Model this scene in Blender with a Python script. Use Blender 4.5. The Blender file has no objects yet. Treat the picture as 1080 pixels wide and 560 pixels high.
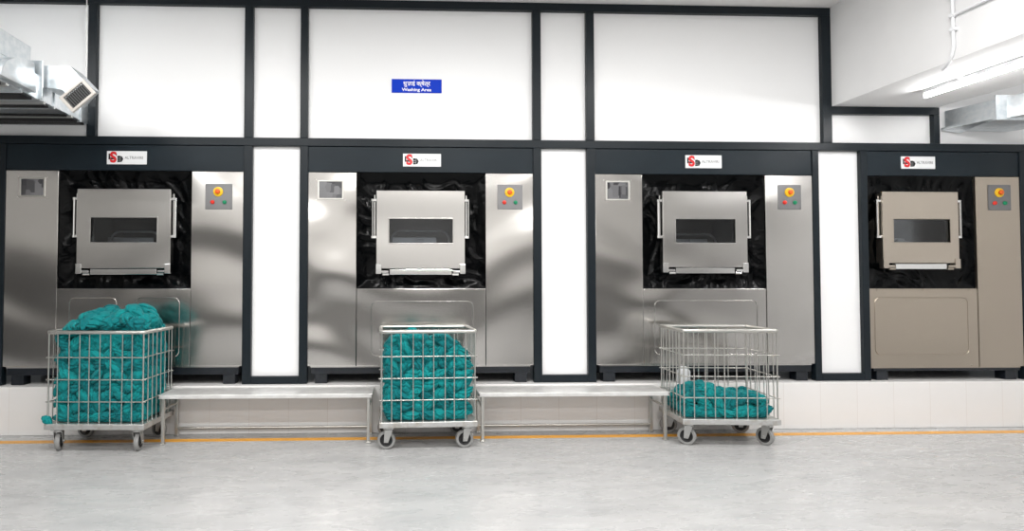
import bpy, bmesh, math, random
from mathutils import Vector, Matrix, noise
random.seed(7)
scene = bpy.context.scene
COL = scene.collection
PI = math.pi

# ------------------------------------------------------------------ materials
def mat(name, color, rough=0.5, metal=0.0, spec=0.5, emit=None, estr=0.0, coat=0.0):
    m = bpy.data.materials.new(name); m.use_nodes = True
    b = m.node_tree.nodes['Principled BSDF']
    b.inputs['Base Color'].default_value = (*color, 1)
    b.inputs['Roughness'].default_value = rough
    b.inputs['Metallic'].default_value = metal
    b.inputs['Specular IOR Level'].default_value = spec
    b.inputs['Coat Weight'].default_value = coat
    if emit:
        b.inputs['Emission Color'].default_value = (*emit, 1)
        b.inputs['Emission Strength'].default_value = estr
    return m

def N(m, t, **kw):
    n = m.node_tree.nodes.new(t)
    for k, v in kw.items():
        if k in n.inputs: n.inputs[k].default_value = v
        else: setattr(n, k, v)
    return n

def L(m, a, b): m.node_tree.links.new(a, b)

def bsdf(m): return m.node_tree.nodes['Principled BSDF']

def coords(m, kind='pos', scale=(1, 1, 1)):
    if kind == 'pos': src = N(m, 'ShaderNodeNewGeometry').outputs['Position']
    else: src = N(m, 'ShaderNodeTexCoord').outputs['Object']
    mp = N(m, 'ShaderNodeMapping'); mp.inputs['Scale'].default_value = scale
    L(m, src, mp.inputs['Vector']); return mp.outputs['Vector']

def add_noise_bump(m, scale=(1, 1, 1), nscale=3.0, detail=2.0, strength=0.3, dist=0.02, kind='pos', prev=None, distort=0.0):
    v = coords(m, kind, scale)
    n = N(m, 'ShaderNodeTexNoise'); n.inputs['Scale'].default_value = nscale; n.inputs['Detail'].default_value = detail
    n.inputs['Distortion'].default_value = distort
    L(m, v, n.inputs['Vector'])
    bp = N(m, 'ShaderNodeBump'); bp.inputs['Strength'].default_value = strength; bp.inputs['Distance'].default_value = dist
    L(m, n.outputs['Fac'], bp.inputs['Height'])
    if prev: L(m, prev, bp.inputs['Normal'])
    L(m, bp.outputs['Normal'], bsdf(m).inputs['Normal'])
    return bp.outputs['Normal']

def color_noise(m, c1, c2, scale=(1, 1, 1), nscale=4.0, detail=4.0, lo=0.35, hi=0.65, kind='pos'):
    v = coords(m, kind, scale)
    n = N(m, 'ShaderNodeTexNoise'); n.inputs['Scale'].default_value = nscale; n.inputs['Detail'].default_value = detail
    L(m, v, n.inputs['Vector'])
    r = N(m, 'ShaderNodeValToRGB')
    r.color_ramp.elements[0].position = lo; r.color_ramp.elements[0].color = (*c1, 1)
    r.color_ramp.elements[1].position = hi; r.color_ramp.elements[1].color = (*c2, 1)
    L(m, n.outputs['Fac'], r.inputs['Fac'])
    L(m, r.outputs['Color'], bsdf(m).inputs['Base Color'])
    return r.outputs['Color']

def rough_noise(m, lo, hi, scale=(1, 1, 1), nscale=4.0, detail=4.0):
    v = coords(m, 'pos', scale)
    n = N(m, 'ShaderNodeTexNoise'); n.inputs['Scale'].default_value = nscale; n.inputs['Detail'].default_value = detail
    L(m, v, n.inputs['Vector'])
    mr = N(m, 'ShaderNodeMapRange')
    mr.inputs['From Min'].default_value = .3; mr.inputs['From Max'].default_value = .7
    mr.inputs['To Min'].default_value = lo; mr.inputs['To Max'].default_value = hi
    L(m, n.outputs['Fac'], mr.inputs['Value']); L(m, mr.outputs['Result'], bsdf(m).inputs['Roughness'])

M = {}
def steel(name, col, rough, wob=0.35, dist=0.03):
    m = mat(name, col, rough, 1.0)
    # gentle oil-canning of the sheet: smooth waves, mostly horizontal
    sp_ = N(m, 'ShaderNodeSeparateXYZ'); L(m, N(m, 'ShaderNodeNewGeometry').outputs['Position'], sp_.inputs[0])
    def mth(op, a, b=None):
        n_ = N(m, 'ShaderNodeMath'); n_.operation = op
        for k_, v_ in enumerate((a, b)):
            if v_ is None: continue
            if isinstance(v_, (int, float)): n_.inputs[k_].default_value = v_
            else: L(m, v_, n_.inputs[k_])
        return n_.outputs[0]
    def lin(cx_, cz_, c0): return mth('ADD', mth('ADD', mth('MULTIPLY', sp_.outputs['X'], cx_), mth('MULTIPLY', sp_.outputs['Z'], cz_)), c0)
    w1 = mth('SINE', lin(1.9, .8, .4)); w2 = mth('SINE', lin(3.7, -1.3, 2.0))
    h1 = mth('SINE', mth('ADD', lin(.9, 5.1, 0), mth('MULTIPLY', w1, 1.9)))
    h2 = mth('SINE', mth('ADD', lin(-1.6, 8.7, 1.1), mth('MULTIPLY', w2, 1.3)))
    h3 = mth('SINE', mth('ADD', lin(2.3, 14.0, .3), mth('MULTIPLY', w1, 2.6)))
    ht = mth('ADD', mth('ADD', h1, mth('MULTIPLY', h2, .6)), mth('MULTIPLY', h3, .22))
    bp_ = N(m, 'ShaderNodeBump'); bp_.inputs['Strength'].default_value = 1.0; bp_.inputs['Distance'].default_value = dist
    L(m, ht, bp_.inputs['Height']); L(m, bp_.outputs['Normal'], bsdf(m).inputs['Normal'])
    return m
M['steel'] = steel('brushed_steel', (.555, .54, .52), .20, 0, .0068)
M['steel_warm'] = steel('reflection_tinted_steel', (.45, .395, .33), .34, 0, .003)  # warm tint of a reflection put into the base colour
M['steel_door'] = steel('door_steel', (.53, .518, .50), .27, 0, .0040)
M['door_warm'] = steel('door_reflection_tinted_steel', (.50, .445, .38), .33, 0, .003)  # same reflected tan coloured into the door steel
M['tube'] = mat('satin_steel_tube', (.60, .59, .56), .33, 1.0)
M['chrome'] = mat('polished_steel', (.78, .78, .77), .14, 1.0)
M['deck'] = mat('worn_steel_deck', (.60, .60, .60), .42, .9)
color_noise(M['deck'], (.52, .49, .44), (.66, .66, .65), (6, 6, 6), 3, 5, .3, .5)
M['bench'] = mat('bench_steel', (.8, .8, .79), .36, .5)
color_noise(M['bench'], (.74, .73, .72), (.86, .86, .85), (3, 3, 3), 3, 5)
M['galv'] = mat('galvanised_sheet', (.74, .78, .80), .34, .9)
color_noise(M['galv'], (.70, .75, .78), (.82, .85, .87), (8, 8, 8), 3, 4)
add_noise_bump(M['galv'], (1, 1, 1), 3.2, 2, .3, .03)
M['frame'] = mat('dark_slate_paint', (.0075, .0125, .0170), .36, 0, .26)
add_noise_bump(M['frame'], (1, 1, 1), 6, 2, .08, .01)
M['header'] = mat('slate_header_paint', (.026, .040, .051), .38, 0, .24)
color_noise(M['header'], (.0070, .0130, .0185), (.0092, .0168, .0232), (1, 1, 2), 2, 3)
M['navy'] = mat('dark_blue_base_paint', (.010, .016, .025), .35, 0, .5)
color_noise(M['navy'], (.004, .0065, .010), (.008, .011, .017), (6, 6, 6), 4, 4)
M['panel'] = mat('white_gloss_panel', (.90, .905, .912), .38, 0, .3)
add_noise_bump(M['panel'], (.4, 1, .4), 1.2, 1, .06, .03)
M['white_wall'] = mat('white_wall_paint', (.80, .80, .805), .7)
color_noise(M['white_wall'], (.78, .78, .785), (.82, .82, .822), (1, 1, 1), 2, 3)
M['ceil'] = mat('white_ceiling_paint', (.78, .77, .76), .8)
M['grey_wall'] = mat('grey_rear_wall_paint', (.50, .49, .47), .7)
color_noise(M['grey_wall'], (.76, .75, .735), (.84, .83, .82), (.6, .6, .6), 2, 3)
M['side_wall'] = mat('mid_grey_wall_paint', (.30, .295, .285), .7)
M['dado'] = mat('added_dark_dado', (.038, .037, .036), .6)  # for the unseen bands that darken the steel's reflections
# plinth: white tiles with faint joints
m = M['plinth'] = mat('white_glazed_tile', (.80, .79, .785), .28)
bk = N(m, 'ShaderNodeTexBrick'); bk.offset = 0
bk.inputs['Scale'].default_value = 1.0
bk.inputs['Brick Width'].default_value = .36; bk.inputs['Row Height'].default_value = .9
bk.inputs['Mortar Size'].default_value = .0028; bk.inputs['Mortar Smooth'].default_value = .3
bk.inputs['Color1'].default_value = (.80, .79, .785, 1); bk.inputs['Color2'].default_value = (.785, .775, .765, 1); bk.inputs['Mortar'].default_value = (.70, .67, .65, 1)
geo = N(m, 'ShaderNodeNewGeometry'); sx = N(m, 'ShaderNodeSeparateXYZ'); cx_ = N(m, 'ShaderNodeCombineXYZ')
L(m, geo.outputs['Position'], sx.inputs[0]); L(m, sx.outputs['X'], cx_.inputs['X']); L(m, sx.outputs['Z'], cx_.inputs['Y'])
L(m, cx_.outputs[0], bk.inputs['Vector']); L(m, bk.outputs['Color'], bsdf(m).inputs['Base Color'])
# floor: pale grey epoxy with trowel streaks
m = M['floor'] = mat('pale_grey_epoxy', (.50, .51, .52), .22, 0, .5)
v = coords(m, 'pos', (.9, 2.6, 1)); n1 = N(m, 'ShaderNodeTexNoise'); n1.inputs['Scale'].default_value = 1.6; n1.inputs['Detail'].default_value = 7; n1.inputs['Distortion'].default_value = .8
L(m, v, n1.inputs['Vector'])
rp = N(m, 'ShaderNodeValToRGB'); rp.color_ramp.elements[0].position = .3; rp.color_ramp.elements[0].color = (.385, .388, .39, 1)
rp.color_ramp.elements[1].position = .7; rp.color_ramp.elements[1].color = (.47, .47, .469, 1)
L(m, n1.outputs['Fac'], rp.inputs['Fac']); L(m, rp.outputs['Color'], bsdf(m).inputs['Base Color'])
rough_noise(m, .20, .38, (1.5, 4, 1), 3, 5)
add_noise_bump(m, (1.5, 4, 1), 5, 4, .05, .01)
M['line'] = mat('amber_floor_paint', (.78, .40, .055), .4)
color_noise(M['line'], (.66, .30, .03), (.80, .37, .02), (3, 8, 1), 4, 5)
M['plastic'] = mat('black_plastic_sheet', (.0006, .0009, .0012), .17, 0, .11)
add_noise_bump(M['plastic'], (1, 1, 1), 7, 1, .25, .02, distort=1.6)
M['black'] = mat('black_paint', (.006, .006, .007), .5)
M['cavity'] = mat('dark_drum_steel', (.10, .105, .11), .38, .8)
M['drumlip'] = mat('drum_lip_steel', (.66, .67, .68), .28, 1.0)
# glass
m = M['glass'] = bpy.data.materials.new('tinted_glass'); m.use_nodes = True
nt = m.node_tree; nt.nodes.remove(nt.nodes['Principled BSDF']); out = nt.nodes['Material Output']
tr = N(m, 'ShaderNodeBsdfTransparent'); tr.inputs['Color'].default_value = (.62, .64, .66, 1)
gl = N(m, 'ShaderNodeBsdfGlossy'); gl.inputs['Roughness'].default_value = .04; gl.inputs['Color'].default_value = (.9, .9, .9, 1)
fr = N(m, 'ShaderNodeFresnel'); fr.inputs['IOR'].default_value = 1.5
mx = N(m, 'ShaderNodeMixShader'); L(m, fr.outputs[0], mx.inputs[0]); L(m, tr.outputs[0], mx.inputs[1]); L(m, gl.outputs[0], mx.inputs[2]); L(m, mx.outputs[0], out.inputs['Surface'])
M['display'] = mat('grey_display_glass', (.10, .10, .105), .12, .3)
v = coords(M['display'], 'pos', (14, 1, 9)); vo = N(M['display'], 'ShaderNodeTexVoronoi'); vo.inputs['Scale'].default_value = 1.3; vo.distance = 'CHEBYCHEV'
L(M['display'], v, vo.inputs['Vector']); rp = N(M['display'], 'ShaderNodeValToRGB')
rp.color_ramp.elements[0].color = (.035, .035, .04, 1); rp.color_ramp.elements[1].color = (.22, .22, .23, 1); rp.color_ramp.elements[1].position = .9
sp = N(M['display'], 'ShaderNodeSeparateColor'); L(M['display'], vo.outputs['Color'], sp.inputs[0]); L(M['display'], sp.outputs[0], rp.inputs['Fac']); L(M['display'], rp.outputs['Color'], bsdf(M['display']).inputs['Base Color'])
M['plate'] = mat('brushed_control_plate', (.22, .22, .225), .4, .85)
M['yellow'] = mat('yellow_plastic', (.90, .55, .01), .35)
M['red'] = mat('red_plastic', (.75, .03, .015), .3)
M['orange_red'] = mat('orange_red_plastic', (.80, .12, .01), .3)
M['green'] = mat('green_plastic', (.0, .25, .11), .3)
M['signblue'] = mat('royal_blue_vinyl', (.0, .038, .52), .45, 0, .12)
M['ink_white'] = mat('white_vinyl', (.9, .9, .92), .4)
M['ink_black'] = mat('black_vinyl', (.006, .006, .007), .4)
M['ink_red'] = mat('red_vinyl', (.68, .015, .02), .4)
M['ink_grey'] = mat('grey_vinyl', (.18, .18, .19), .4)
M['labelwhite'] = mat('white_plate_vinyl', (.84, .85, .86), .3)
M['rubber'] = mat('grey_rubber_tyre', (.27, .27, .265), .6)
M['hub'] = mat('dark_caster_hub', (.012, .012, .013), .55)
M['zinc'] = mat('zinc_caster_steel', (.55, .55, .54), .38, .9)
M['white_plastic'] = mat('white_plastic', (.82, .83, .85), .35)
M['beige'] = mat('off_white_enamel', (.62, .58, .54), .4)
M['slat'] = mat('dark_grey_slat_enamel', (.10, .10, .10), .5)
M['emit'] = mat('glowing_tube', (1, 1, 1), .4, 0, .5, (1.0, .985, .97), 45)
# teal cloth
m = M['cloth'] = mat('teal_cotton', (.005, .24, .235), .85, 0, .2)
bsdf(m).inputs['Sheen Weight'].default_value = .08
oi = N(m, 'ShaderNodeObjectInfo'); rp = N(m, 'ShaderNodeValToRGB')
rp.color_ramp.elements[0].color = (.002, .140, .155, 1); rp.color_ramp.elements[1].color = (.004, .248, .250, 1)
L(m, oi.outputs['Random'], rp.inputs['Fac']); L(m, rp.outputs['Color'], bsdf(m).inputs['Base Color'])
n1 = add_noise_bump(m, (1, 1, 1), 20, 2, .45, .02, distort=1.0)
add_noise_bump(m, (1, 1, 1), 300, 2, .15, .002, prev=n1)

# ------------------------------------------------------------------ mesh builder
class MB:
    def __init__(s): s.bm = bmesh.new()
    def box(s, x0, x1, y0, y1, z0, z1, bev=0.0, mtx=None):
        g = bmesh.ops.create_cube(s.bm, size=1.0)['verts']
        for v in g:
            v.co = Vector(((x0 + x1) / 2 + v.co.x * (x1 - x0), (y0 + y1) / 2 + v.co.y * (y1 - y0), (z0 + z1) / 2 + v.co.z * (z1 - z0)))
        if mtx: bmesh.ops.transform(s.bm, matrix=mtx, verts=g)
        if bev > 0:
            es = list({e for v in g for e in v.link_edges})
            bmesh.ops.bevel(s.bm, geom=es, offset=bev, segments=2, affect='EDGES', profile=.5)
        return s
    def tube(s, pts, r, seg=10, closed=False):
        pts = [Vector(p) for p in pts]; n = len(pts); rings = []
        prev = None
        for i in range(n):
            if closed: t = (pts[(i + 1) % n] - pts[i - 1])
            else: t = pts[min(i + 1, n - 1)] - pts[max(i - 1, 0)]
            t.normalize()
            if prev is None:
                u = t.cross(Vector((0, 0, 1)))
                if u.length < .05: u = t.cross(Vector((1, 0, 0)))
            else: u = prev - t * prev.dot(t)
            u.normalize(); prev = u; w = t.cross(u)
            rings.append([s.bm.verts.new(pts[i] + (u * math.cos(a) + w * math.sin(a)) * r) for a in [2 * PI * k / seg for k in range(seg)]])
        for i in range(n if closed else n - 1):
            a, b = rings[i], rings[(i + 1) % n]
            for k in range(seg):
                s.bm.faces.new((a[k], a[(k + 1) % seg], b[(k + 1) % seg], b[k]))
        if not closed:
            s.bm.faces.new(list(reversed(rings[0]))); s.bm.faces.new(rings[-1])
        return s
    def lathe(s, prof, origin, axis='z', seg=28, mtx=None, ring=False):
        """prof: (radius, height) points, closed shape when radii end at 0"""
        rings = []; o = Vector(origin); allv = []
        for r, h in prof:
            rg = []
            for k in range(seg):
                a = 2 * PI * k / seg; c, d = r * math.cos(a), r * math.sin(a)
                p = {'z': (c, d, h), 'y': (c, h, d), 'x': (h, c, d)}[axis]
                rg.append(s.bm.verts.new(o + Vector(p)))
            rings.append(rg); allv += rg
        for a, b in zip(rings, rings[1:]):
            for k in range(seg): s.bm.faces.new((a[k], a[(k + 1) % seg], b[(k + 1) % seg], b[k]))
        if ring:
            a, b = rings[-1], rings[0]
            for k in range(seg): s.bm.faces.new((a[k], a[(k + 1) % seg], b[(k + 1) % seg], b[k]))
        else: s.bm.faces.new(rings[0]); s.bm.faces.new(rings[-1])
        if mtx: bmesh.ops.transform(s.bm, matrix=mtx, verts=allv)
        return s
    def prism(s, poly, ext, bev=0.0):
        """poly: list of 3D points (planar), ext: extrusion vector"""
        a = [s.bm.verts.new(p) for p in poly]; b = [s.bm.verts.new(Vector(p) + Vector(ext)) for p in poly]
        s.bm.faces.new(a); s.bm.faces.new(list(reversed(b))); n = len(poly)
        for i in range(n): s.bm.faces.new((a[i], b[i], b[(i + 1) % n], a[(i + 1) % n]))
        if bev:
            es = list({e for v in a + b for e in v.link_edges})
            bmesh.ops.bevel(s.bm, geom=es, offset=bev, segments=2, affect='EDGES', profile=.5)
        return s
    def holed(s, o, h, y0, y1, bev=.004):
        """plate o=(x0,x1,z0,z1) with rectangular hole h, between y0 (front) and y1"""
        def q(r, y): return [s.bm.verts.new((r[0], y, r[2])), s.bm.verts.new((r[1], y, r[2])), s.bm.verts.new((r[1], y, r[3])), s.bm.verts.new((r[0], y, r[3]))]
        A, B, C, D = q(o, y0), q(h, y0), q(o, y1), q(h, y1)
        for i in range(4):
            j = (i + 1) % 4
            s.bm.faces.new((A[i], A[j], B[j], B[i])); s.bm.faces.new((C[j], C[i], D[i], D[j]))
            s.bm.faces.new((A[j], A[i], C[i], C[j])); s.bm.faces.new((B[i], B[j], D[j], D[i]))
        if bev:
            es = [e for e in s.bm.edges if all(v in A for v in e.verts) or all(v in B for v in e.verts) or any(v in A for v in e.verts) and any(v in C for v in e.verts)]
            bmesh.ops.bevel(s.bm, geom=es, offset=bev, segments=2, affect='EDGES', profile=.5)
        return s
    def build(s, name, m, parent=None, org=(0, 0, 0), smooth=None):
        bmesh.ops.recalc_face_normals(s.bm, faces=s.bm.faces)
        me = bpy.data.meshes.new(name)
        if any(org): bmesh.ops.translate(s.bm, verts=s.bm.verts, vec=-Vector(org))
        s.bm.to_mesh(me); s.bm.free()
        me.materials.append(m)
        if smooth is not None:
            for p in me.polygons: p.use_smooth = True
            try: me.set_sharp_from_angle(angle=math.radians(smooth))
            except Exception: pass
        o = bpy.data.objects.new(name, me); COL.objects.link(o)
        if parent: o.parent = parent
        return o

def tag(o, label=None, cat=None, group=None, kind=None):
    if label: o['label'] = label
    if cat: o['category'] = cat
    if group: o['group'] = group
    if kind: o['kind'] = kind
    return o

def empty(name, loc, label, cat, group=None, rz=0):
    o = bpy.data.objects.new(name, None); COL.objects.link(o)
    o.location = loc; o.rotation_euler = (0, 0, rz)
    return tag(o, label, cat, group)

def recenter(o):
    """top-level mesh: origin to the bottom centre of its geometry"""
    vs = [v.co for v in o.data.vertices]
    c = Vector(((min(v.x for v in vs) + max(v.x for v in vs)) / 2, (min(v.y for v in vs) + max(v.y for v in vs)) / 2, min(v.z for v in vs)))
    o.data.transform(Matrix.Translation(-c)); o.location = c
    return o

def struct(mb, name, m, smooth=None):
    return tag(mb.build(name, m, smooth=smooth), kind='structure')

def text_mesh(name, body, size, m, parent, loc, org=(0, 0, 0), align='LEFT', ext=.0012, sx=1.0, bold=0.0, shear=0.0):
    cu = bpy.data.curves.new(name, 'FONT'); cu.body = body; cu.size = size; cu.align_x = align; cu.align_y = 'CENTER'
    cu.extrude = ext; cu.offset = bold; cu.shear = shear
    t = bpy.data.objects.new(name + '_tmp', cu); COL.objects.link(t)
    dg = bpy.context.evaluated_depsgraph_get(); dg.update()
    me = bpy.data.meshes.new_from_object(t.evaluated_get(dg)); me.name = name
    bpy.data.objects.remove(t)
    R = Matrix.Rotation(PI / 2, 4, 'X') @ Matrix.Diagonal((sx, 1, 1, 1))
    me.transform(Matrix.Translation(Vector(loc) - Vector(org)) @ R)
    me.materials.clear(); me.materials.append(m)
    o = bpy.data.objects.new(name, me); COL.objects.link(o); o.parent = parent
    return o

# ------------------------------------------------------------------ room shell
YP, YF = 5.507, 5.60          # plinth face, partition face
ZC = 4.108
X0, X1, YB, YE = -6.0, 8.0, -4.0, 7.2
struct(MB().box(X0 - .2, X1 + .2, YB - .2, YE, -.1, 0), 'floor', M['floor'])
struct(MB().box(X0 - .2, X1 + .2, YB - .2, YE, ZC, ZC + .12), 'ceiling', M['ceil'])
struct(MB().box(X0 - .15, X0, YB, YE, 0, ZC), 'wall_left', M['side_wall'])
struct(MB().box(X0, X0 + .06, YB + .06, 5.3, 0, 1.62, .01), 'added_dado_left', M['dado'])  # unseen dark band, added for the machines' steel to reflect
struct(MB().box(X1, X1 + .15, YB, YE, 0, ZC), 'wall_right', M['white_wall'])
struct(MB().box(X0, X1, YB - .15, YB, 0, ZC), 'wall_back', M['grey_wall'])
struct(MB().box(X0, X1, YB, YB + .06, 0, 1.62, .01), 'added_dado_back', M['dado'])  # unseen, added so the lower steel fronts reflect dark
struct(MB().box(X0, X1, YP, YE, 0, .440, .006), 'plinth', M['plinth'])
# amber safety line, nearly parallel to the plinth
struct(MB().prism([(-6, 5.240, .0), (8, 5.302, .0), (8, 5.390, .0), (-6, 5.326, .0)], (0, 0, .0015)), 'floor_marking', M['line'])
# white infill panels of the partition
w = MB()
YW = 5.635
def pnl(x0, x1, z0, z1): w.box(x0, x1, YW, YW + .05, z0, z1, .002)
cuts = [-2.954, -1.492, -.968, 1.265, 1.788, 4.141]
xs = [X0] + cuts
for a, b in zip(xs, xs[1:]): pnl(a, b, 2.73, 4.07)
pnl(4.141, 5.248, 2.73, 3.09); pnl(5.248, X1, 2.73, ZC)
pnl(4.15, 5.248, 3.09, ZC)
for a, b in ((-1.492, -.968), (1.265, 1.788), (4.01, 4.50), (X0, -3.76), (6.12, X1)): pnl(a, b, .44, 2.73)
struct(w, 'wall_front', M['panel'])
# dark slate frame members, each its own trim
bars = [(-2.996, -2.912, 2.767, 4.031), (-1.533, -1.451, 2.767, 4.031), (-1.005, -.932, 2.767, 4.031), (1.224, 1.305, 2.767, 4.031),
        (1.749, 1.827, 2.767, 4.031), (4.095, 4.187, 2.767, 4.031),
        (-3.80, -3.728, .440, 2.69), (-1.533, -1.451, .440, 2.69), (-1.005, -.927, .440, 2.69), (1.226, 1.305, .440, 2.69), (1.749, 1.827, .440, 2.69),
        (3.978, 4.042, .440, 2.69), (4.465, 4.531, .440, 2.69), (6.085, 6.16, .440, 2.69), (5.216, 5.279, 2.767, 3.052),
        (X0, 4.187, 4.031, 4.107), (X0, X1, 2.69, 2.767), (4.187, 5.279, 3.052, 3.127),
        (-1.451, -1.005, .440, .512), (1.305, 1.749, .440, .512), (4.042, 4.465, .440, .512), (X0, -3.80, .44, .512), (6.16, X1, .44, .512)]
for i, (a, b, c, d) in enumerate(bars):
    struct(MB().box(a, b, YF - .012, YF + .06, c, d, .004), 'trim_%d' % (i + 1), M['frame'])
# ceiling beam running from the partition towards the viewer, at a slight angle
struct(MB().prism([(4.187, 5.63, 3.127), (4.45, 1.2, 3.127), (6.1, 1.2, 3.127), (5.235, 5.63, 3.127)], (0, 0, ZC - 3.127)), 'ceiling_beam', M['white_wall'])

# ------------------------------------------------------------------ washing machines
def rounded_rect(x0, x1, z0, z1, r, y, seg=6):
    pts = []
    for cx, cz, a0 in ((x1 - r, z1 - r, 0), (x0 + r, z1 - r, PI / 2), (x0 + r, z0 + r, PI), (x1 - r, z0 + r, 1.5 * PI)):
        for k in range(seg + 1):
            a = a0 + k * PI / 2 / seg; pts.append((cx + r * math.cos(a), y, cz + r * math.sin(a)))
    return pts

def washer(label, px, panel, ctrl, zt, zb, door, win, logo, plate, warm, emboss, arch, seed, vent=None, hdr=None):
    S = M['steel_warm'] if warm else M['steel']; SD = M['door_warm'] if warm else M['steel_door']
    xl = panel[0] if panel else px[0]; xr = px[1]
    org = ((px[0] + px[1]) / 2, 5.7, .440)
    root = empty('washing_machine', org, label, 'washing machine', 'washing machines in the dark partition')
    B = lambda mb, n, m, par=None, sm=None: mb.build(n, m, par or root, org, sm)
    lx0, lx1 = (panel[1] if panel else px[0]), ctrl[0]
    zl = 1.335
    # body behind everything
    B(MB().box(px[0] + .02, px[1] - .02, 6.15, 6.9, .445, 2.44), 'body', M['black'])
    B(MB().box(px[0], px[1], YF, YF + .04, 2.447, 2.688, .003), 'header_panel', M['header'])
    # stainless fronts
    if panel:
        p = B(MB().box(panel[0], panel[1], YF - .006, YF + .05, zb, zt, .004).box(panel[0] + .03, panel[1], YF + .002, YF + .03, zb - .014, zb), 'side_panel', S)
        x0, x1, z0, z1 = vent
        B(MB().box(x0, x1, YF - .010, YF + .0, z0, z1, .003), 'display_window', M['display'], p)
        fr = MB().holed((x0 - .016, x1 + .016, z0 - .014, z1 + .014), (x0, x1, z0, z1), YF - .013, YF - .004, .002)
        for qx in (x0 - .03, x1 + .03):
            for qz in (z0 - .02, z1 + .02): fr.lathe([(.005, -.003), (.006, .0)], (qx, YF - .006, qz), 'y', 8)
        B(fr, 'display_frame', M['tube'], p)
    c = B(MB().box(ctrl[0], ctrl[1], YF - .006, YF + .05, zb, zt, .004).box(ctrl[0], ctrl[1] - .03, YF + .002, YF + .03, zb - .014, zb), 'control_panel', S)
    lo = MB().box(lx0 + .003, lx1 - .003, YF - .002, YF + .05, zb, zl, .004)
    lo.box(lx0 + .003, lx1 - .003, YF + .002, YF + .03, zb - .014, zb)
    for q in range(3):
        qx = lx0 + .08 + q * (lx1 - lx0 - .16) / 2
        lo.lathe([(.007, -.004), (.009, .0)], (qx, YF - .002, zb + .012), 'y', 8)
        lo.lathe([(.007, -.004), (.009, .0)], (qx, YF - .002, zl - .012), 'y', 8)
    lp = B(lo, 'lower_panel', S)
    for (e0, e1, f0, f1) in emboss:
        em = MB().tube(rounded_rect(e0, e1, f0, f1, .05, YF - .003), .0045, 6, True)
        B(em, 'pressed_rib', S, lp, 60)
    # control plate
    x0, x1, z0, z1 = plate; W, H = x1 - x0, z1 - z0
    pl = MB().box(x0, x1, YF - .014, YF - .002, z0, z1, .003)
    for qx in (x0 + .015, x1 - .015):
        for qz in (z0 + .015, z1 - .015): pl.lathe([(.004, -.003), (.005, 0)], (qx, YF - .014, qz), 'y', 8)
    B(pl, 'control_plate', M['plate'], c)
    ex, ez = x0 + W * .48, z0 + H * .69
    B(MB().lathe([(.030, -.012), (.044, -.008), (.046, 0)], (ex, YF - .014, ez), 'y', 26), 'switch_ring', M['yellow'], c, 40)
    kb = MB().lathe([(.012, -.026), (.022, -.023), (.025, -.015), (.020, -.006), (.018, 0)], (ex, YF - .020, ez), 'y', 22)
    B(kb, 'emergency_stop_button', M['orange_red'], c, 50)
    B(MB().lathe([(.010, -.016), (.017, -.012), (.020, 0)], (x0 + W * .27, YF - .014, z0 + H * .28), 'y', 18), 'stop_button', M['red'], c, 50)
    B(MB().lathe([(.010, -.016), (.017, -.012), (.020, 0)], (x0 + W * .72, YF - .014, z0 + H * .28), 'y', 18), 'start_button', M['green'], c, 50)
    # crumpled black plastic lining of the loading bay
    dx0, dx1, dz0, dz1 = door
    bm = MB(); nx, nz = 70, 64; V = {}
    ax0, ax1, az0, az1 = lx0 - .004, lx1 + .004, zl - .01, 2.452
    for i in range(nx + 1):
        for k in range(nz + 1):
            x = ax0 + (ax1 - ax0) * i / nx; z = az0 + (az1 - az0) * k / nz
            ed = min(x - ax0, ax1 - x, z - az0, az1 - z)
            e = min(1, ed / .10)
            p = Vector((x * 1.9 + seed * 9.1, z * 1.1, seed))
            wv = Vector((noise.noise(p * 1.3), noise.noise(p * 1.3 + Vector((5, 3, 1))), 0))
            q = p + wv * .9
            f = 1 - abs(noise.noise(q * 1.9)) * 2.0
            g = 1 - abs(noise.noise(Vector((q.x * 3.5 + q.y * 2.4, q.y * 1.2, seed + 4)))) * 2
            y = 5.618 + .055 * e - 0.024 * e * max(0, f) ** 2 - .018 * e * max(0, g) ** 2
            V[i, k] = bm.bm.verts.new((x, y, z))
    hx0, hx1, hz0, hz1 = win[0] - .05, win[1] + .05, win[2] - .05, win[3] + .05
    for i in range(nx):
        for k in range(nz):
            c4 = (V[i, k], V[i + 1, k], V[i + 1, k + 1], V[i, k + 1])
            mx_, mz_ = sum(v.co.x for v in c4) / 4, sum(v.co.z for v in c4) / 4
            if hx0 < mx_ < hx1 and hz0 < mz_ < hz1: continue
            bm.bm.faces.new(c4)
    B(bm, 'plastic_lining', M['plastic'], None, 180)
    # door: plate with window, sides, bottom strip, hinges, side bars
    YD = 5.535; w_ = dx1 - dx0
    zpl = dz0 + .062
    d = MB().holed((dx0, dx1, zpl, dz1), win, YD, YD + .03, .005)
    d.holed((dx0 + .012, dx1 - .012, zpl + .01, dz1 - .012), (win[0] - .02, win[1] + .02, win[2] - .02, win[3] + .02), YD + .031, YD + .10, .0)
    dr = B(d, 'door', SD)
    fl = MB().holed((win[0] - .012, win[1] + .012, win[2] - .012, win[3] + .012), win, YD - .003, YD + .02, .003)
    B(fl, 'window_rim', SD, dr)
    B(MB().box(win[0], win[1], YD + .014, YD + .022, win[2], win[3]), 'window_pane', M['glass'], dr)
    B(MB().box(dx0 + .125, dx1 - .125, YD + .004, YD + .05, dz0 + .004, zpl - .006, .004), 'bottom_strip', M['chrome'], dr)
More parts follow.
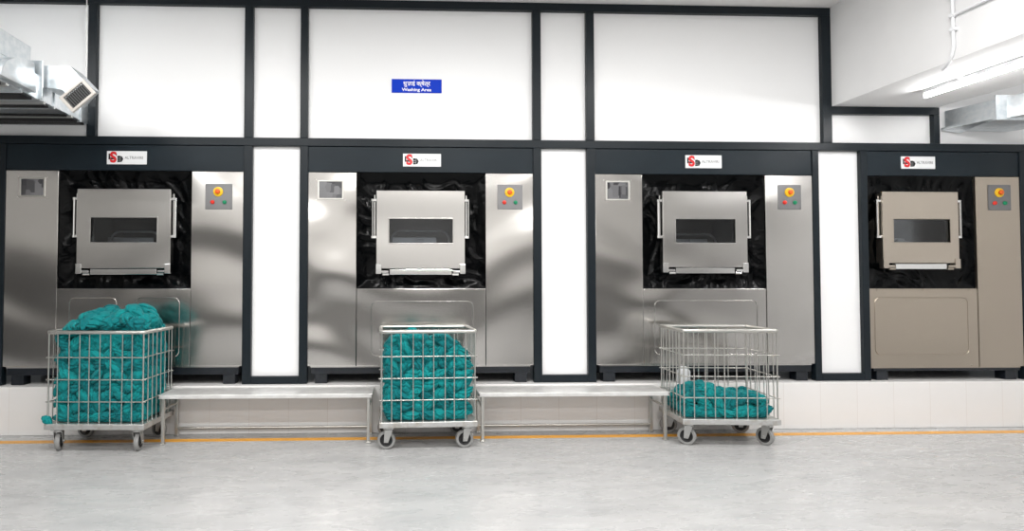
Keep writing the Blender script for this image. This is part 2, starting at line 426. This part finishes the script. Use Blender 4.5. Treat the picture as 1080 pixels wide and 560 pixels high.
    for sgn in (0, 1):
        hx = dx0 if sgn == 0 else dx1
        s_ = 1 if sgn == 0 else -1
        a, b = sorted((hx - .004 * s_, hx + .05 * s_))
        hm = MB().box(a, b, YD - .008, YD + .05, dz0 + .012, dz0 + .105, .004)
        a, b = sorted((hx + .0 * s_, hx + .115 * s_))
        hm.box(a, b, YD - .006, YD + .04, dz0 + .022, dz0 + .044, .004)
        hm.tube([(hx + .06 * s_, YD + .01, dz0 + .008), (hx + .12 * s_, YD + .01, dz0 + .008)], .012, 10)
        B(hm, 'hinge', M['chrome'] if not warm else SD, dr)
    zm = dz1 - .09; zn = dz1 - .44
    for sgn in (0, 1):
        hx = dx0 - .036 if sgn == 0 else dx1 + .036
        hb = MB().tube([(hx, YD + .02, zn - .01), (hx, YD + .02, zm + .01)], .009, 10)
        for zz in (zn, zm):
            a, b = sorted((hx, dx0 + .01 if sgn == 0 else dx1 - .01))
            hb.box(a - .012, b + .004, YD + .012, YD + .05, zz - .012, zz + .012, .003)
        hx2 = hx + (.020 if sgn == 0 else -.020)
        hb.box(hx2 - .006, hx2 + .006, YD + .03, YD + .05, zn, zm + .05, .002)
        B(hb, 'guide_bar', M['chrome'], dr)
    # the drum chamber seen through the window
    cx0, cx1, cz0, cz1 = win[0] - .045, win[1] + .045, win[2] - .12, win[3] + .045
    cb = MB(); y0, y1 = YD + .105, YD + .50
    cb.holed((cx0 - .02, cx1 + .02, cz0 - .02, cz1 + .02), (cx0, cx1, cz0, cz1), y0, y1, 0)
    cb.box(cx0 - .02, cx1 + .02, y1, y1 + .02, cz0 - .02, cz1 + .02)
    ch = B(cb, 'drum_chamber', M['cavity'])
    at, ai = arch
    mw = (win[1] - win[0])
    pts = rounded_rect(win[0] + ai * mw, win[1] - ai * mw * 1.2, win[2] - .08, win[2] + at, .09, YD + .26)
    B(MB().tube(pts, .011, 8, True), 'inner_door_rim', M['drumlip'], ch, 60)
    pm = (win[0] + win[1]) / 2
    lt = MB().box(pm - .035, pm + .035, YD + .24, YD + .27, win[2] - .06, win[2] + .055, .008)
    lt.box(win[0] + .02, pm + .16, YD + .27, YD + .285, win[2] - .07, win[2] + at * .55, .006)
    B(lt, 'inner_latch', M['drumlip'], ch)
    # base frame and feet on the plinth
    B(MB().box(xl + .035, px[1] - .035, YF + .004, YF + .10, .53, zb - .014, .003), 'base_frame', M['navy'])
    for fx in (xl + .07, px[1] - .18):
        B(MB().box(fx, fx + .115, YF + .01, YF + .12, .441, .53, .004), 'foot', M['navy'])
    # maker's plate on the header
    x0, x1, z0, z1 = logo; H = z1 - z0; W = x1 - x0
    npm = B(MB().box(x0, x1, YF - .008, YF + .001, z0, z1, .002), 'name_plate', M['labelwhite'])
    yl = YF - .0085; zc = (z0 + z1) / 2
    k = H / .128
    blk = MB()
    X = lambda u: x0 + u * W
    Z = lambda u: z0 + u * H
    blk.box(X(.045), X(.085), yl - .001, yl, Z(.36), Z(.80)); blk.box(X(.085), X(.21), yl - .001, yl, Z(.36), Z(.50))   # L
    blk.box(X(.235), X(.25), yl - .001, yl, Z(.62), Z(.80)); blk.box(X(.265), X(.34), yl - .001, yl, Z(.46), Z(.64)); blk.box(X(.265), X(.34), yl - .001, yl, Z(.31), Z(.44)); blk.box(X(.265), X(.34), yl - .001, yl, Z(.16), Z(.29))
    blk.prism([(X(.345), yl, Z(.61)), (X(.345), yl, Z(.18)), (X(.375), yl, Z(.18)), (X(.415), yl, Z(.40)), (X(.375), yl, Z(.61))], (0, -.001, 0))
    B(blk, 'black_logo_letters', M['ink_black'], npm)
    text_mesh('red_logo_letter', 'S', H * 1.08, M['ink_red'], npm, (X(.165), yl - .002, Z(.49)), org, 'CENTER', .0008, .95, H * .045)
    text_mesh('maker_lettering', 'ALTRAVIRI', H * .30, M['ink_grey'], npm, (X(.45), yl, Z(.49)), org, 'LEFT', .0006, .96)
    return root

ZT, ZB = 2.441, .612
washer('stainless washing machine behind the cart heaped with teal linen above its rail', (-3.728, -1.533), (-3.726, -3.245), (-2.016, -1.535), ZT, ZB,
       (-3.040, -2.185, 1.462, 2.262), (-2.914, -2.312, 1.766, 1.994), (-2.805, -2.437, 2.503, 2.628), (-1.887, -1.637, 2.082, 2.323), False,
       [(-3.13, -2.70, .70, 1.25), (-2.52, -2.12, .70, 1.25)], (.12, .10), 1, (-3.585, -3.380, 2.205, 2.358))
washer('stainless washing machine behind the cart filled with teal linen up to just below its rail', (-.927, 1.226), (-.925, -.468), (.765, 1.224), ZT, ZB - .006,
       (-.277, .560, 1.462, 2.262), (-.154, .443, 1.766, 1.992), (-.027, .337, 2.502, 2.625), (.879, 1.121, 2.095, 2.331), False,
       [(-.322, .644, .70, 1.214)], (.135, .02), 2, (-.820, -.605, 2.195, 2.352))
washer('stainless washing machine behind the nearly empty linen cart', (1.827, 3.978), (1.829, 2.288), (3.506, 3.976), ZT, ZB - .006,
       (2.462, 3.288, 1.478, 2.272), (2.589, 3.170, 1.776, 2.002), (2.718, 3.077, 2.507, 2.633), (3.632, 3.860, 2.107, 2.348), False,
       [(2.402, 3.411, .70, 1.22)], (.10, .08), 3, (1.945, 2.150, 2.200, 2.362))
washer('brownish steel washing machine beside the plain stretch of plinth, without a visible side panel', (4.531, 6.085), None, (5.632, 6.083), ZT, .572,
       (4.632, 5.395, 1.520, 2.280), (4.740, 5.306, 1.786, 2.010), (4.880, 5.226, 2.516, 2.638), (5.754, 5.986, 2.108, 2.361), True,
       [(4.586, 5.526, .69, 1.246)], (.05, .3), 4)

# ------------------------------------------------------------------ blue sign
root = empty('wall_sign', (.104, YW, 3.22), 'royal blue washing area sign with white lettering on the upper panel', 'sign')
org = root.location.copy()
bd = MB().box(-.137, .346, YW - .008, YW, 3.224, 3.357, .002).build('sign_board', M['signblue'], root, org)
text_mesh('english_lettering', 'Washing Area', .041, M['ink_white'], bd, (.104, YW - .009, 3.253), org, 'CENTER', .0006, 1.2, .0010)
text_mesh('hindi_lettering', '\u0927\u0941\u0932\u093e\u0908 \u0915\u094d\u0937\u0947\u0924\u094d\u0930', .056, M['ink_white'], bd, (.104, YW - .009, 3.312), org, 'CENTER', .0006, 1.0, .0010)

# ------------------------------------------------------------------ carts
def cart(loc, rz, label, casters):
    root = empty('laundry_cart', loc, label, 'laundry cart', 'wire laundry carts', rz)
    W, D, ZR, ZD = .795, .535, .983, .235
    hx, hy = W / 2, D / 2
    # deck: sheet tray with folded rim
    d = MB().box(-hx - .012, hx + .012, -hy - .012, hy + .012, ZD - .012, ZD - .002, .003)
    for a, b, c, e in ((-hx - .014, hx + .014, -hy - .014, -hy + .008), (-hx - .014, hx + .014, hy - .008, hy + .014)):
        d.box(a, b, c, e, ZD - .048, ZD, .006)
    for a, b in ((-hx - .014, -hx + .008), (hx - .008, hx + .014)):
        d.box(a, b, -hy - .012, hy + .012, ZD - .048, ZD, .006)
    d.build('deck', M['deck'], root)
    r = .035
    def rr(z, inset=0): 
        pts = []
        for cx, cy, a0 in ((hx - r, hy - r, 0), (-hx + r, hy - r, PI / 2), (-hx + r, -hy + r, PI), (hx - r, -hy + r, 1.5 * PI)):
            for k in range(5):
                a = a0 + k * PI / 8; pts.append((cx + (r) * math.cos(a), cy + (r) * math.sin(a), z))
        return pts
    MB().tube(rr(ZR), .0165, 12, True).build('top_rail', M['tube'], root, smooth=60)
    rows = (.412, .593, .775)
    rw = .0048
    for sgn in (-1, 1):
        y = sgn * hy
        p = MB()
        for k in range(1, 9):
            x = -hx + W * k / 9 + random.uniform(-.010, .010)
            p.tube([(x, y, ZD - .01), (x + random.uniform(-.003, .003), y, ZR)], rw, 7)
        for z in rows: p.tube([(-hx - .016, y - sgn * .008, z), (hx + .016, y - sgn * .008, z)], rw * 1.1, 7)
        p.build('wire_panel', M['tube'], root, smooth=60)
        x = sgn * hx
        p = MB()
        for k in range(1, 7):
            yy = -hy + D * k / 7
            p.tube([(x, yy, ZD - .01), (x, yy, ZR)], rw, 7)
        for z in rows: p.tube([(x - sgn * .008, -hy - .014, z), (x - sgn * .008, hy + .014, z)], rw * 1.1, 7)
        p.build('wire_panel', M['tube'], root, smooth=60)
    for sx in (-1, 1):
        for sy in (-1, 1):
            MB().tube([(sx * (hx - .006), sy * (hy - .006), ZD - .01), (sx * (hx - .006), sy * (hy - .006), ZR)], .0065, 8).build('corner_post', M['tube'], root, smooth=60)
    # swivel casters: yaw 0 = wheel rolls along Y
    RW = .076
    for (sx, sy), yaw in zip(((-1, -1), (1, -1), (-1, 1), (1, 1)), casters):
        c = Vector((sx * (hx - .068), sy * (hy - .055), 0))
        mt = Matrix.Translation(c) @ Matrix.Rotation(yaw, 4, 'Z')
        off = .022
        k = MB().box(-.05, .05, -.042, .042, .176, .187, .002, mt)
        k.lathe([(.03, .162), (.034, .166), (.034, .176)], (0, 0, 0), 'z', 18, mt)
        for s_ in (-1, 1):
            poly = [(s_ * .028, -.034, .166), (s_ * .028, .034, .166), (s_ * .028, off + .018, RW - .018), (s_ * .028, off - .018, RW - .018)]
            k.prism([mt @ Vector(p_) for p_ in poly], mt.to_3x3() @ Vector((s_ * .004, 0, 0)))
            k.lathe([(.010, 0), (.010, s_ * .010)], (s_ * .030, off, RW), 'x', 12, mt)
        k.box(-.032, .032, -.034, .034, .160, .167, .002, mt)
        ca = k.build('caster', M['zinc'], root, smooth=40)
        t = MB().lathe([(RW * .70, -.017), (RW * .94, -.017), (RW, -.010), (RW, .010), (RW * .94, .017), (RW * .70, .017)], (0, off, RW), 'x', 36, mt, True)
        t.build('wheel', M['rubber'], ca, smooth=40)
        t = MB().lathe([(.012, -.020), (RW * .40, -.018), (RW * .45, -.010), (RW * .705, -.0165), (RW * .705, .0165), (RW * .45, .010), (RW * .40, .018), (.012, .020)], (0, off, RW), 'x', 28, mt)
        t.build('hub', M['hub'], ca, smooth=40)
    return root

R_ = math.radians
cartA = cart((-2.535, 5.215, 0), R_(-2.5), 'wire laundry cart heaped with teal linen above its rail', (R_(18), R_(6), R_(85), R_(70)))
cartB = cart((.182, 5.205, 0), R_(2.5), 'wire laundry cart filled with teal linen to just below its rail', (R_(84), R_(95), R_(80), R_(70)))
cartC = cart((2.785, 5.198, 0), R_(-4), 'nearly empty wire laundry cart with a low heap of teal linen', (R_(55), R_(32), R_(85), R_(75)))

# ------------------------------------------------------------------ linens
def crumple(seed, sub=5):
    bm = bmesh.new(); bmesh.ops.create_icosphere(bm, subdivisions=sub, radius=1.0)
    s = Vector((seed * 7.3, seed * 3.1, seed * 5.7)); tw = random.uniform(1.0, 2.4); fr_ = random.uniform(2.6, 3.8)
    for v in bm.verts:
        p = v.co.copy()
        q = p * .9 + s
        wv = noise.noise(q); w2 = noise.noise(q * 1.9 + Vector((4, 1, 7)))
        big = noise.noise(p * .8 + s * 1.7)
        # twisted pleats running along the piece with narrow, deep valleys
        a = math.atan2(p.z, p.y) + tw * p.x + 1.3 * wv
        v1 = abs(math.sin(a * 1.5 + fr_)) ; v2 = abs(math.sin(fr_ * (p.x * 1.15 + (.75 if seed % 2 else -.75) * p.z) + 1.6 * w2 + 1.6 * wv))
        val = .26 * (1 - min(1, v1 * 2.0)) ** 1.4 + .44 * (1 - min(1, v2 * 1.7)) ** 1.4
        pt = 1 - .55 * abs(p.x) ** 2.2
        v.co = Vector((p.x * 1.06, p.y * pt, p.z * pt + .16 * math.sin(p.x * 2.2 + seed))) * (1.08 + .20 * big - .8 * val + .04 * noise.noise(p * 4 + s))
    me = bpy.data.meshes.new('linen_piece'); bm.to_mesh(me); bm.free()
    for f in me.polygons: f.use_smooth = True
    me.materials.append(M['cloth']); return me
VAR = [crumple(i + 1) for i in range(12)]

first = {}
def piece(cartobj, p, size, rot, label, group, inside=True):
    me = random.choice(VAR)
    if me.name not in first:
        o = bpy.data.objects.new('linen_piece', me); first[me.name] = o
    else: o = first[me.name].copy()
    COL.objects.link(o)
    mw = Matrix.Translation(cartobj.location) @ Matrix.Rotation(cartobj.rotation_euler.z, 4, 'Z')
    if inside:      # keep the piece inside its cage and above the deck
        T_ = rot @ Matrix.Diagonal((*size, 1)); p = Vector(p)
        vs_ = [T_ @ me.vertices[k].co for k in range(0, len(me.vertices), 17)]
        for ax, lim in ((0, .795 / 2 - .010), (1, .535 / 2 - .010)):
            lo, hi = min(v[ax] for v in vs_) + p[ax], max(v[ax] for v in vs_) + p[ax]
            if lo < -lim: p[ax] += -lim - lo
            elif hi > lim: p[ax] -= hi - lim
        lo = min(v.z for v in vs_) + p.z
        if lo < .238: p.z += .238 - lo
    o.matrix_world = mw @ Matrix.Translation(Vector(p)) @ rot @ Matrix.Diagonal((*size, 1))
    return tag(o, label, 'linen', group)

def fill(cartobj, H, sides, zstep, xstep, ytop, lab, group, core_label, topsize=(.092, .060, .052), flat=False):
    """H(u, v): heap height over the deck floor (u across, v deep: 0 front .. 1 back)"""
    hx, hy, z0 = .785 / 2 - .012, .535 / 2 - .012, .235
    rnd = random.uniform
    # face layers
    for side in sides:
        n = int(round((2 * hx if side == 'front' else 2 * hy) / xstep))
        row = 0; z = z0 + zstep * .5
        while z < z0 + 1.3:
            for i in range(n):
                t = (i + .5 + (.25 if row % 2 else -.25) * .8 + rnd(-.12, .12)) / n
                t = min(max(t, .08), .92)
                h = H(t, .02) if side == 'front' else H(.02 if side == 'left' else .98, t)
                if z > z0 + h - zstep * .25: continue
                dpt = .050 + rnd(-.008, .014)
                if side == 'front': p = (-hx + 2 * hx * t, -hy + dpt, z + rnd(-.012, .012)); rot = Matrix.Rotation((1 if (i + row) % 2 else -1) * (rnd(.35, 1.05) if row else rnd(.1, .35)) * (1 if rnd(0, 1) < .85 else -1), 4, 'Y')
                else:
                    s_ = -1 if side == 'left' else 1
                    p = (s_ * (hx - dpt), -hy + 2 * hy * t, z + rnd(-.012, .012)); rot = Matrix.Rotation(PI / 2, 4, 'Z') @ Matrix.Rotation((1 if (i + row) % 2 else -1) * (rnd(.35, 1.05) if row else rnd(.1, .35)) * (1 if rnd(0, 1) < .85 else -1), 4, 'Y')
                piece(cartobj, p, (xstep * rnd(.78, .98), .044, zstep * rnd(.46, .62)), rot, lab, group)
            z += zstep; row += 1
    # top layer
    nx = int(round(2 * hx / ytop)); ny = int(round(2 * hy / ytop))
    for j in range(ny):
        for i in range(nx):
            u = (i + .5 + (.25 if j % 2 else -.25) + rnd(-.15, .15)) / nx; v = (j + .5 + rnd(-.15, .15)) / ny
            u = min(max(u, .10), .90); v = min(max(v, .20), .84)
            h = H(u, v)
            p = (-hx + 2 * hx * u, -hy + 2 * hy * v, z0 + h - topsize[2] * .55)
            sl = (H(min(u + .05, 1), v) - H(max(u - .05, 0), v)) / (.1 * 2 * hx); sv = (H(u, min(v + .05, 1)) - H(u, max(v - .05, 0))) / (.1 * 2 * hy)
            rot = Matrix.Rotation(-math.atan(sl) * .7, 4, 'Y') @ Matrix.Rotation(math.atan(sv) * .7, 4, 'X') @ Matrix.Rotation(rnd(0, PI), 4, 'Z') @ Matrix.Rotation(rnd(-.25, .25), 4, 'X')
            k = rnd(.85, 1.2)
            piece(cartobj, p, (topsize[0] * k, topsize[1] * k, topsize[2] * rnd(.85, 1.15)), rot, lab, group)
    # packed mass inside
    bm = MB(); n = 48; T = {}; Bt = {}
    def crease(a, b):
        q = Vector((a * 9 + hx, b * 9, hy + 3)); w1 = noise.noise(q * .8); w2 = noise.noise(q * .8 + Vector((7, 3, 1)))
        c1 = abs(math.sin(q.x * 1.9 + q.y * 1.6 + 2.4 * w1)); c2 = abs(math.sin(q.x * 1.8 - q.y * 2.0 + 2.4 * w2))
        return .016 * (1 - min(1, c1 * 2)) + .016 * (1 - min(1, c2 * 2)) - .012 * noise.noise(q * 1.1)
    for i in range(n + 1):
        for j in range(n + 1):
            u, v = i / n, j / n
            x = (-hx + .048) + (2 * hx - .096) * u; y = (-hy + .048) + (2 * hy - .096) * v
            T[i, j] = bm.bm.verts.new((x, y, z0 + max(.02, H(u, v) - topsize[2] * 1.0 - crease(x, y))))
            Bt[i, j] = bm.bm.verts.new((x, y, z0 + .002))
    for i in range(n):
        for j in range(n):
            bm.bm.faces.new((T[i, j], T[i + 1, j], T[i + 1, j + 1], T[i, j + 1])); bm.bm.faces.new((Bt[i, j], Bt[i, j + 1], Bt[i + 1, j + 1], Bt[i + 1, j]))
    m_ = 44
    for edge in range(4):
        cols = []
        for i in range(n + 1):
            key = ((i, 0), (i, n), (0, i), (n, i))[edge]
            t_, b_ = T[key], Bt[key]; col = [b_]
            nx_, ny_ = ((0, -1), (0, 1), (-1, 0), (1, 0))[edge]
            for k in range(1, m_):
                p = b_.co.lerp(t_.co, k / m_)
                d = crease((p.x if edge < 2 else p.y) + edge, p.z) if 0 < i < n else 0
                if edge in (0, 2) or True: p -= Vector((nx_, ny_, 0)) * d * min(1, k / 4, (m_ - k) / 4)
                col.append((edge, i, k, p))
            col.append(t_); cols.append(col)
        if edge >= 2:   # share the corner columns with the first two sides
            for e_, ci, idx in ((0, 0 if edge == 2 else n, 0), (1, 0 if edge == 2 else n, n)):
                cols[idx] = saved[e_][ci]
        cols = [[v_ if not isinstance(v_, tuple) else bm.bm.verts.new(v_[3]) for v_ in col] for col in cols]
        if edge == 0: saved = {}
        saved[edge] = cols
        for i in range(n):
            for k in range(m_): bm.bm.faces.new((cols[i][k], cols[i + 1][k], cols[i + 1][k + 1], cols[i][k + 1]))
    o = bm.build('packed_linens', M['cloth'], smooth=180)
    o.location = cartobj.location; o.rotation_euler = cartobj.rotation_euler
    tag(o, core_label, 'linens', None, 'stuff')

def g(x, c, w): return math.exp(-((x - c) / w) ** 2)
def HA(u, v):
    e = 1 - abs(2 * v - 1) ** 3
    return 0.715 + e * (.21 * g(u, .42, .20) + .225 * g(u, .80, .15) + .10 * g(u, .16, .14) + .03 * g(u, .62, .1)) - .03 * g(u, 0, .15)
def HB(u, v):
    top = .642 + .055 * g(u, .28, .16) - .035 * g(u, .50, .05) + .025 * g(u, .68, .10)
    fall = .17 * max(0, 1 - u / .17) ** 1.4 + .19 * max(0, (u - .76) / .24) ** 1.3 
    return top - fall + .03 * (1 - abs(2 * v - 1))
def HC(u, v):
    b = (1 - abs(2 * v - 1) ** 3) * .07 + .125
    return max(.03, b * (1 - .75 * max(0, 1 - u / .16) ** 1.6 - .25 * max(0, (u - .85) / .15)) * (1 + .30 * g(u, .32, .18) - .03 * u))
fill(cartA, HA, ('front', 'right'), .085, .110, .112, 'crumpled teal linen piece packed in the cart heaped above its rail', 'linen pieces in the overfilled cart', 'dense inner mass of teal linen in the cart heaped above its rail', (.105, .070, .060))
fill(cartB, HB, ('front', 'left'), .085, .112, .135, 'crumpled teal linen piece packed in the cart filled to just below its rail', 'linen pieces in the full cart', 'dense inner mass of teal linen in the cart filled to just below its rail')
fill(cartC, HC, ('front', 'left'), .078, .112, .100, 'crumpled teal linen piece lying in the nearly empty cart', 'linen pieces in the nearly empty cart', 'inner mass of teal linen in the nearly empty cart', (.078, .050, .044))
# a corner of cloth hanging out over the deck of the overfilled cart
o = piece(cartA, (-.400, -.255, .262), (.050, .036, .034), Matrix.Rotation(.5, 4, 'Y'), 'teal linen corner poking out over the deck edge of the overfilled cart', 'linen pieces in the overfilled cart', False)

# ------------------------------------------------------------------ benches
def bench(x0, x1, label, ends):
    root = empty('steel_bench', ((x0 + x1) / 2, 5.33, 0), label, 'bench', 'steel benches along the plinth')
    org = root.location.copy()
    yf, yb, zt = 5.145, 5.50, .428
    t = MB().box(x0, x1, yf, yb, zt - .006, zt, .002)
    t.box(x0, x1, yf, yf + .012, zt - .034, zt - .003, .003); t.box(x0, x0 + .012, yf, yb, zt - .030, zt - .003, .003); t.box(x1 - .012, x1, yf, yb, zt - .030, zt - .003, .003)
    t.build('bench_top', M['bench'], root, org)
    for x in (x0 + .035, x1 - .035):
        for y in (yf + .025, yb - .03):
            MB().box(x - .0135, x + .0135, y - .0135, y + .0135, .012, zt - .006, .003).box(x - .02, x + .02, y - .02, y + .02, 0, .014, .004).build('leg', M['tube'], root, org)
    MB().tube([(x0 + .035, yb - .03, .068), (x1 - .035, yb - .03, .068)], .0125, 10).build('stretcher', M['tube'], root, org, 60)
    for x in (x0 + .035, x1 - .035):
        MB().tube([(x, yf + .025, .30), (x, yb - .03, .30)], .010, 8).build('side_rail', M['tube'], root, org, 60)
bench(-2.118, -.288, 'low stainless bench between the overfilled cart and the full cart', None)
bench(.640, 2.335, 'low stainless bench between the full cart and the nearly empty cart', None)

# small white container on the plinth behind the nearly empty cart
c = MB().lathe([(.055, 0), (.060, .006), (.060, .105), (.052, .122), (.036, .128)], (0, 0, 0), 'z', 28)
root = empty('plastic_container', (2.66, 5.562, .440), 'small white plastic container on the plinth behind the nearly empty cart', 'container')
c.build('container_body', M['white_plastic'], root, smooth=40)
MB().lathe([(.034, .128), (.035, .131), (.035, .148), (.028, .151)], (0, 0, 0), 'z', 24).build('cap', M['white_plastic'], root, smooth=40)

# ------------------------------------------------------------------ air duct above the first machine
root = empty('air_duct', (-3.3, 5.0, 2.88), 'galvanised air duct with an angled grille in the corner above the overfilled cart', 'air duct')
org = root.location.copy()
D_ = lambda mb, n, m, par=None, sm=None: mb.build(n, m, par or root, org, sm)
XD = -2.985
run = MB().prism([(XD, 5.62, 2.88), (XD, 2.6, 2.88), (-4.4, 2.6, 2.88), (-4.4, 5.62, 2.88)], (0, 0, .20), .004)
mr = D_(run, 'main_run', M['galv'])
fl = MB()
for y in (3.4, 4.2, 4.62, 5.05, 5.45): D_(MB().box(-4.42, XD + .012, y, y + .012, 2.862, 3.095, .002), 'seam_flange', M['galv'], mr)
st = MB()
for y in (3.75, 4.45, 4.9, 5.3): D_(MB().box(-4.5, XD + .02, y - .015, y + .015, 2.855, 2.880, .003), 'support_channel', M['zinc'], mr)
for a, b in ((5.26, 5.57), (4.93, 5.02), (4.66, 4.80), (4.36, 4.44)): D_(MB().box(-4.39, XD - .02, a, b, 2.862, 2.881, .004), 'darkening_strip', M['black'], mr)  # black strips added to darken the run's underside
D_(MB().box(-4.2, XD - .0, 2.6, 4.745, 3.08, 3.27, .006), 'upper_box', M['galv'])
# curved elbow against the side of the upper box
arc = [(XD + .001, 4.33 + .38 - .38 * math.cos(a), 2.90 + .23 * math.sin(a)) for a in [PI / 2 * k / 10 for k in range(11)]] + [(XD + .001, 4.74, 2.90)]
D_(MB().prism(arc, (.05, 0, 0), .004), 'elbow', M['galv'], None, 40)
D_(MB().box(-4.0, XD + .05, 4.815, 4.83, 2.875, 3.19, .003), 'flange_plate', M['galv'])
# branch to the grille, lying across the view
def P(x, z, y=4.86): return (x, y, z)
br = [P(-2.955, 3.165), P(-2.745, 3.165), P(-2.605, 3.015), P(-2.73, 2.875), P(-2.80, 2.97), P(-2.955, 2.985)]
D_(MB().prism(br, (0, .20, 0), .004), 'branch', M['galv'])
# grille: frame and slats, turned in its plane
gc = Vector((-2.652, 4.815, 2.905)); ga = R_(41.5)
mt = Matrix.Translation(gc) @ Matrix.Rotation(-ga, 4, 'Y') @ Matrix.Rotation(R_(6), 4, 'X')
gm = MB(); gm.holed((-.122, .122, -.076, .076), (-.096, .096, -.056, .056), -.014, .012, .003)
bmesh.ops.transform(gm.bm, matrix=mt, verts=gm.bm.verts)
gr = D_(gm, 'grille', M['beige'])
sl = MB()
for k in range(10):
    x = -.096 + .192 * (k + .5) / 10
    sl.box(x - .0038, x + .0038, -.008, .006, -.053, .053, 0, mt)
D_(sl, 'grille_slats', M['slat'], gr)
D_(MB().box(-.096, .096, .014, .020, -.053, .053, 0, mt), 'grille_throat', M['black'], gr)
nk = MB().box(-.095, .060, .021, .10, -.04, .06, .003, mt)
D_(nk, 'neck', M['galv'])
D_(MB().tube([(-2.66, 4.95, 3.10), (-2.67, 4.95, ZC)], .0045, 8), 'hanger_rod', M['zinc'], None, 60)

# second duct beyond the beam
root = empty('air_duct', (5.8, 5.1, 2.88), 'galvanised air duct tucked behind the ceiling beam above the brownish machine', 'air duct')
org = root.location.copy()
mr = D_(MB().prism([(5.36, 5.62, 2.90), (5.86, 4.0, 2.90), (6.9, 4.0, 2.90), (6.02, 5.62, 2.90)], (0, 0, .20), .004), 'main_run', M['galv'])
fl = MB().box(5.40, 6.2, 5.15, 5.16, 2.884, 3.115, .002)
D_(fl, 'seam_flange', M['galv'], mr)
D_(MB().prism([(5.30, 5.60, 2.905), (5.42, 5.2, 2.905), (5.50, 5.60, 2.875)], (0, 0, .02)), 'deflector', M['galv'])
D_(MB().tube([(5.95, 4.6, 3.10), (5.95, 4.6, ZC)], .005, 8), 'hanger_rod', M['zinc'], None, 60)

# ------------------------------------------------------------------ tube lights and conduit on the beam
def tube_light(p0, p1, label):
    p0, p1 = Vector(p0), Vector(p1); c = (p0 + p1) / 2; ln = (p1 - p0).length
    rz = math.atan2((p1 - p0).y, (p1 - p0).x)
    root = empty('ceiling_tube_light', c, label, 'tube light', 'tube lights under the beam', rz)
    MB().box(-ln / 2, ln / 2, -.022, .022, -.018, .018, .005).build('batten', M['white_plastic'], root)
    for s_ in (-1, 1): MB().box(s_ * ln / 2 - .012, s_ * ln / 2 + .012, -.016, .016, -.062, -.01, .004).build('end_cap', M['white_plastic'], root)
    MB().tube([(-ln / 2 + .01, 0, -.043), (ln / 2 - .01, 0, -.043)], .014, 14).build('tube', M['emit'], root, smooth=60)
    return root
tube_light((4.66, 5.08, 3.108), (4.76, 3.90, 3.108), 'glowing white tube light mounted under the beam, the one at the conduit bend')
tube_light((4.86, 3.80, 3.108), (4.96, 2.62, 3.108), 'short glowing end of another tube light under the beam, next in line after the first')
# conduit: down the beam's side face then under it to the light
def face(y): return 4.187 + (5.63 - y) * (4.45 - 4.187) / 4.43
cd = empty('conduit', (face(4.0), 4.3, 3.2), 'thin white conduit pipe running down the beam face to the tube light', 'conduit')
org = cd.location.copy()
yv = 4.36
x0 = face(yv) - .02
pts = [(x0, yv, ZC), (x0, yv, 3.22), (x0 + .002, yv + .015, 3.17), (x0 + .008, yv + .04, 3.13), (x0 + .025, yv + .085, 3.105), (x0 + .06, yv + .15, 3.100), (4.695, 4.74, 3.104)]
pipe = MB().tube(pts, .012, 10).build('pipe', M['white_plastic'], cd, org, 60)
MB().tube([(face(yv) - .02, yv, 3.47), (face(3.0) - .02, 3.0, 3.47)], .011, 10).build('branch_pipe', M['white_plastic'], cd, org, 60)
for z in (3.47, 3.36, 3.62):
    MB().box(face(yv) - .036, face(yv) + .0, yv - .022, yv + .022, z - .014, z + .014, .004).build('pipe_clip', M['white_plastic'], cd, org)

# ------------------------------------------------------------------ the room's ceiling lights
def lamp(x, y, sx, sy, e, z=ZC - .03, col=(1, .985, .965)):
    l = bpy.data.lights.new('ceiling_lamp', 'AREA'); l.shape = 'RECTANGLE'; l.size = sx; l.size_y = sy; l.energy = e; l.color = col
    o = bpy.data.objects.new('ceiling_lamp', l); COL.objects.link(o); o.location = (x, y, z)
EN = 40
for x in (-4.2, -1.8, .6, 2.9):
    for y in (-2.2, .6, 3.2):
        lamp(x, y, 1.25, .16, EN)
lamp(6.9, .5, 1.2, .16, EN * .7); lamp(6.9, 3.2, 1.2, .16, EN * .5)

wd = bpy.data.worlds.new('room_world'); scene.world = wd; wd.use_nodes = True
wd.node_tree.nodes['Background'].inputs['Color'].default_value = (.8, .85, .9, 1); wd.node_tree.nodes['Background'].inputs['Strength'].default_value = .05

# ------------------------------------------------------------------ camera
cam = bpy.data.cameras.new('camera'); co = bpy.data.objects.new('camera', cam); COL.objects.link(co)
cam.sensor_width = 36; cam.sensor_fit = 'HORIZONTAL'; cam.lens = 620 / 1080 * 36
cam.shift_x = 90 / 1080; cam.shift_y = 0
Rm = Matrix.Rotation(-.03573447, 4, 'Z') @ Matrix.Rotation(.02774667, 4, 'X') @ Matrix.Rotation(-.00028765, 4, 'Y') @ Matrix.Rotation(PI / 2, 4, 'X')
co.matrix_world = Matrix.Translation((0, 0, 1.4)) @ Rm
scene.camera = co
vs = scene.view_settings
vs.view_transform = 'Standard'; vs.look = 'None'; vs.gamma = 1.0; vs.use_curve_mapping = False; vs.exposure = 0.56
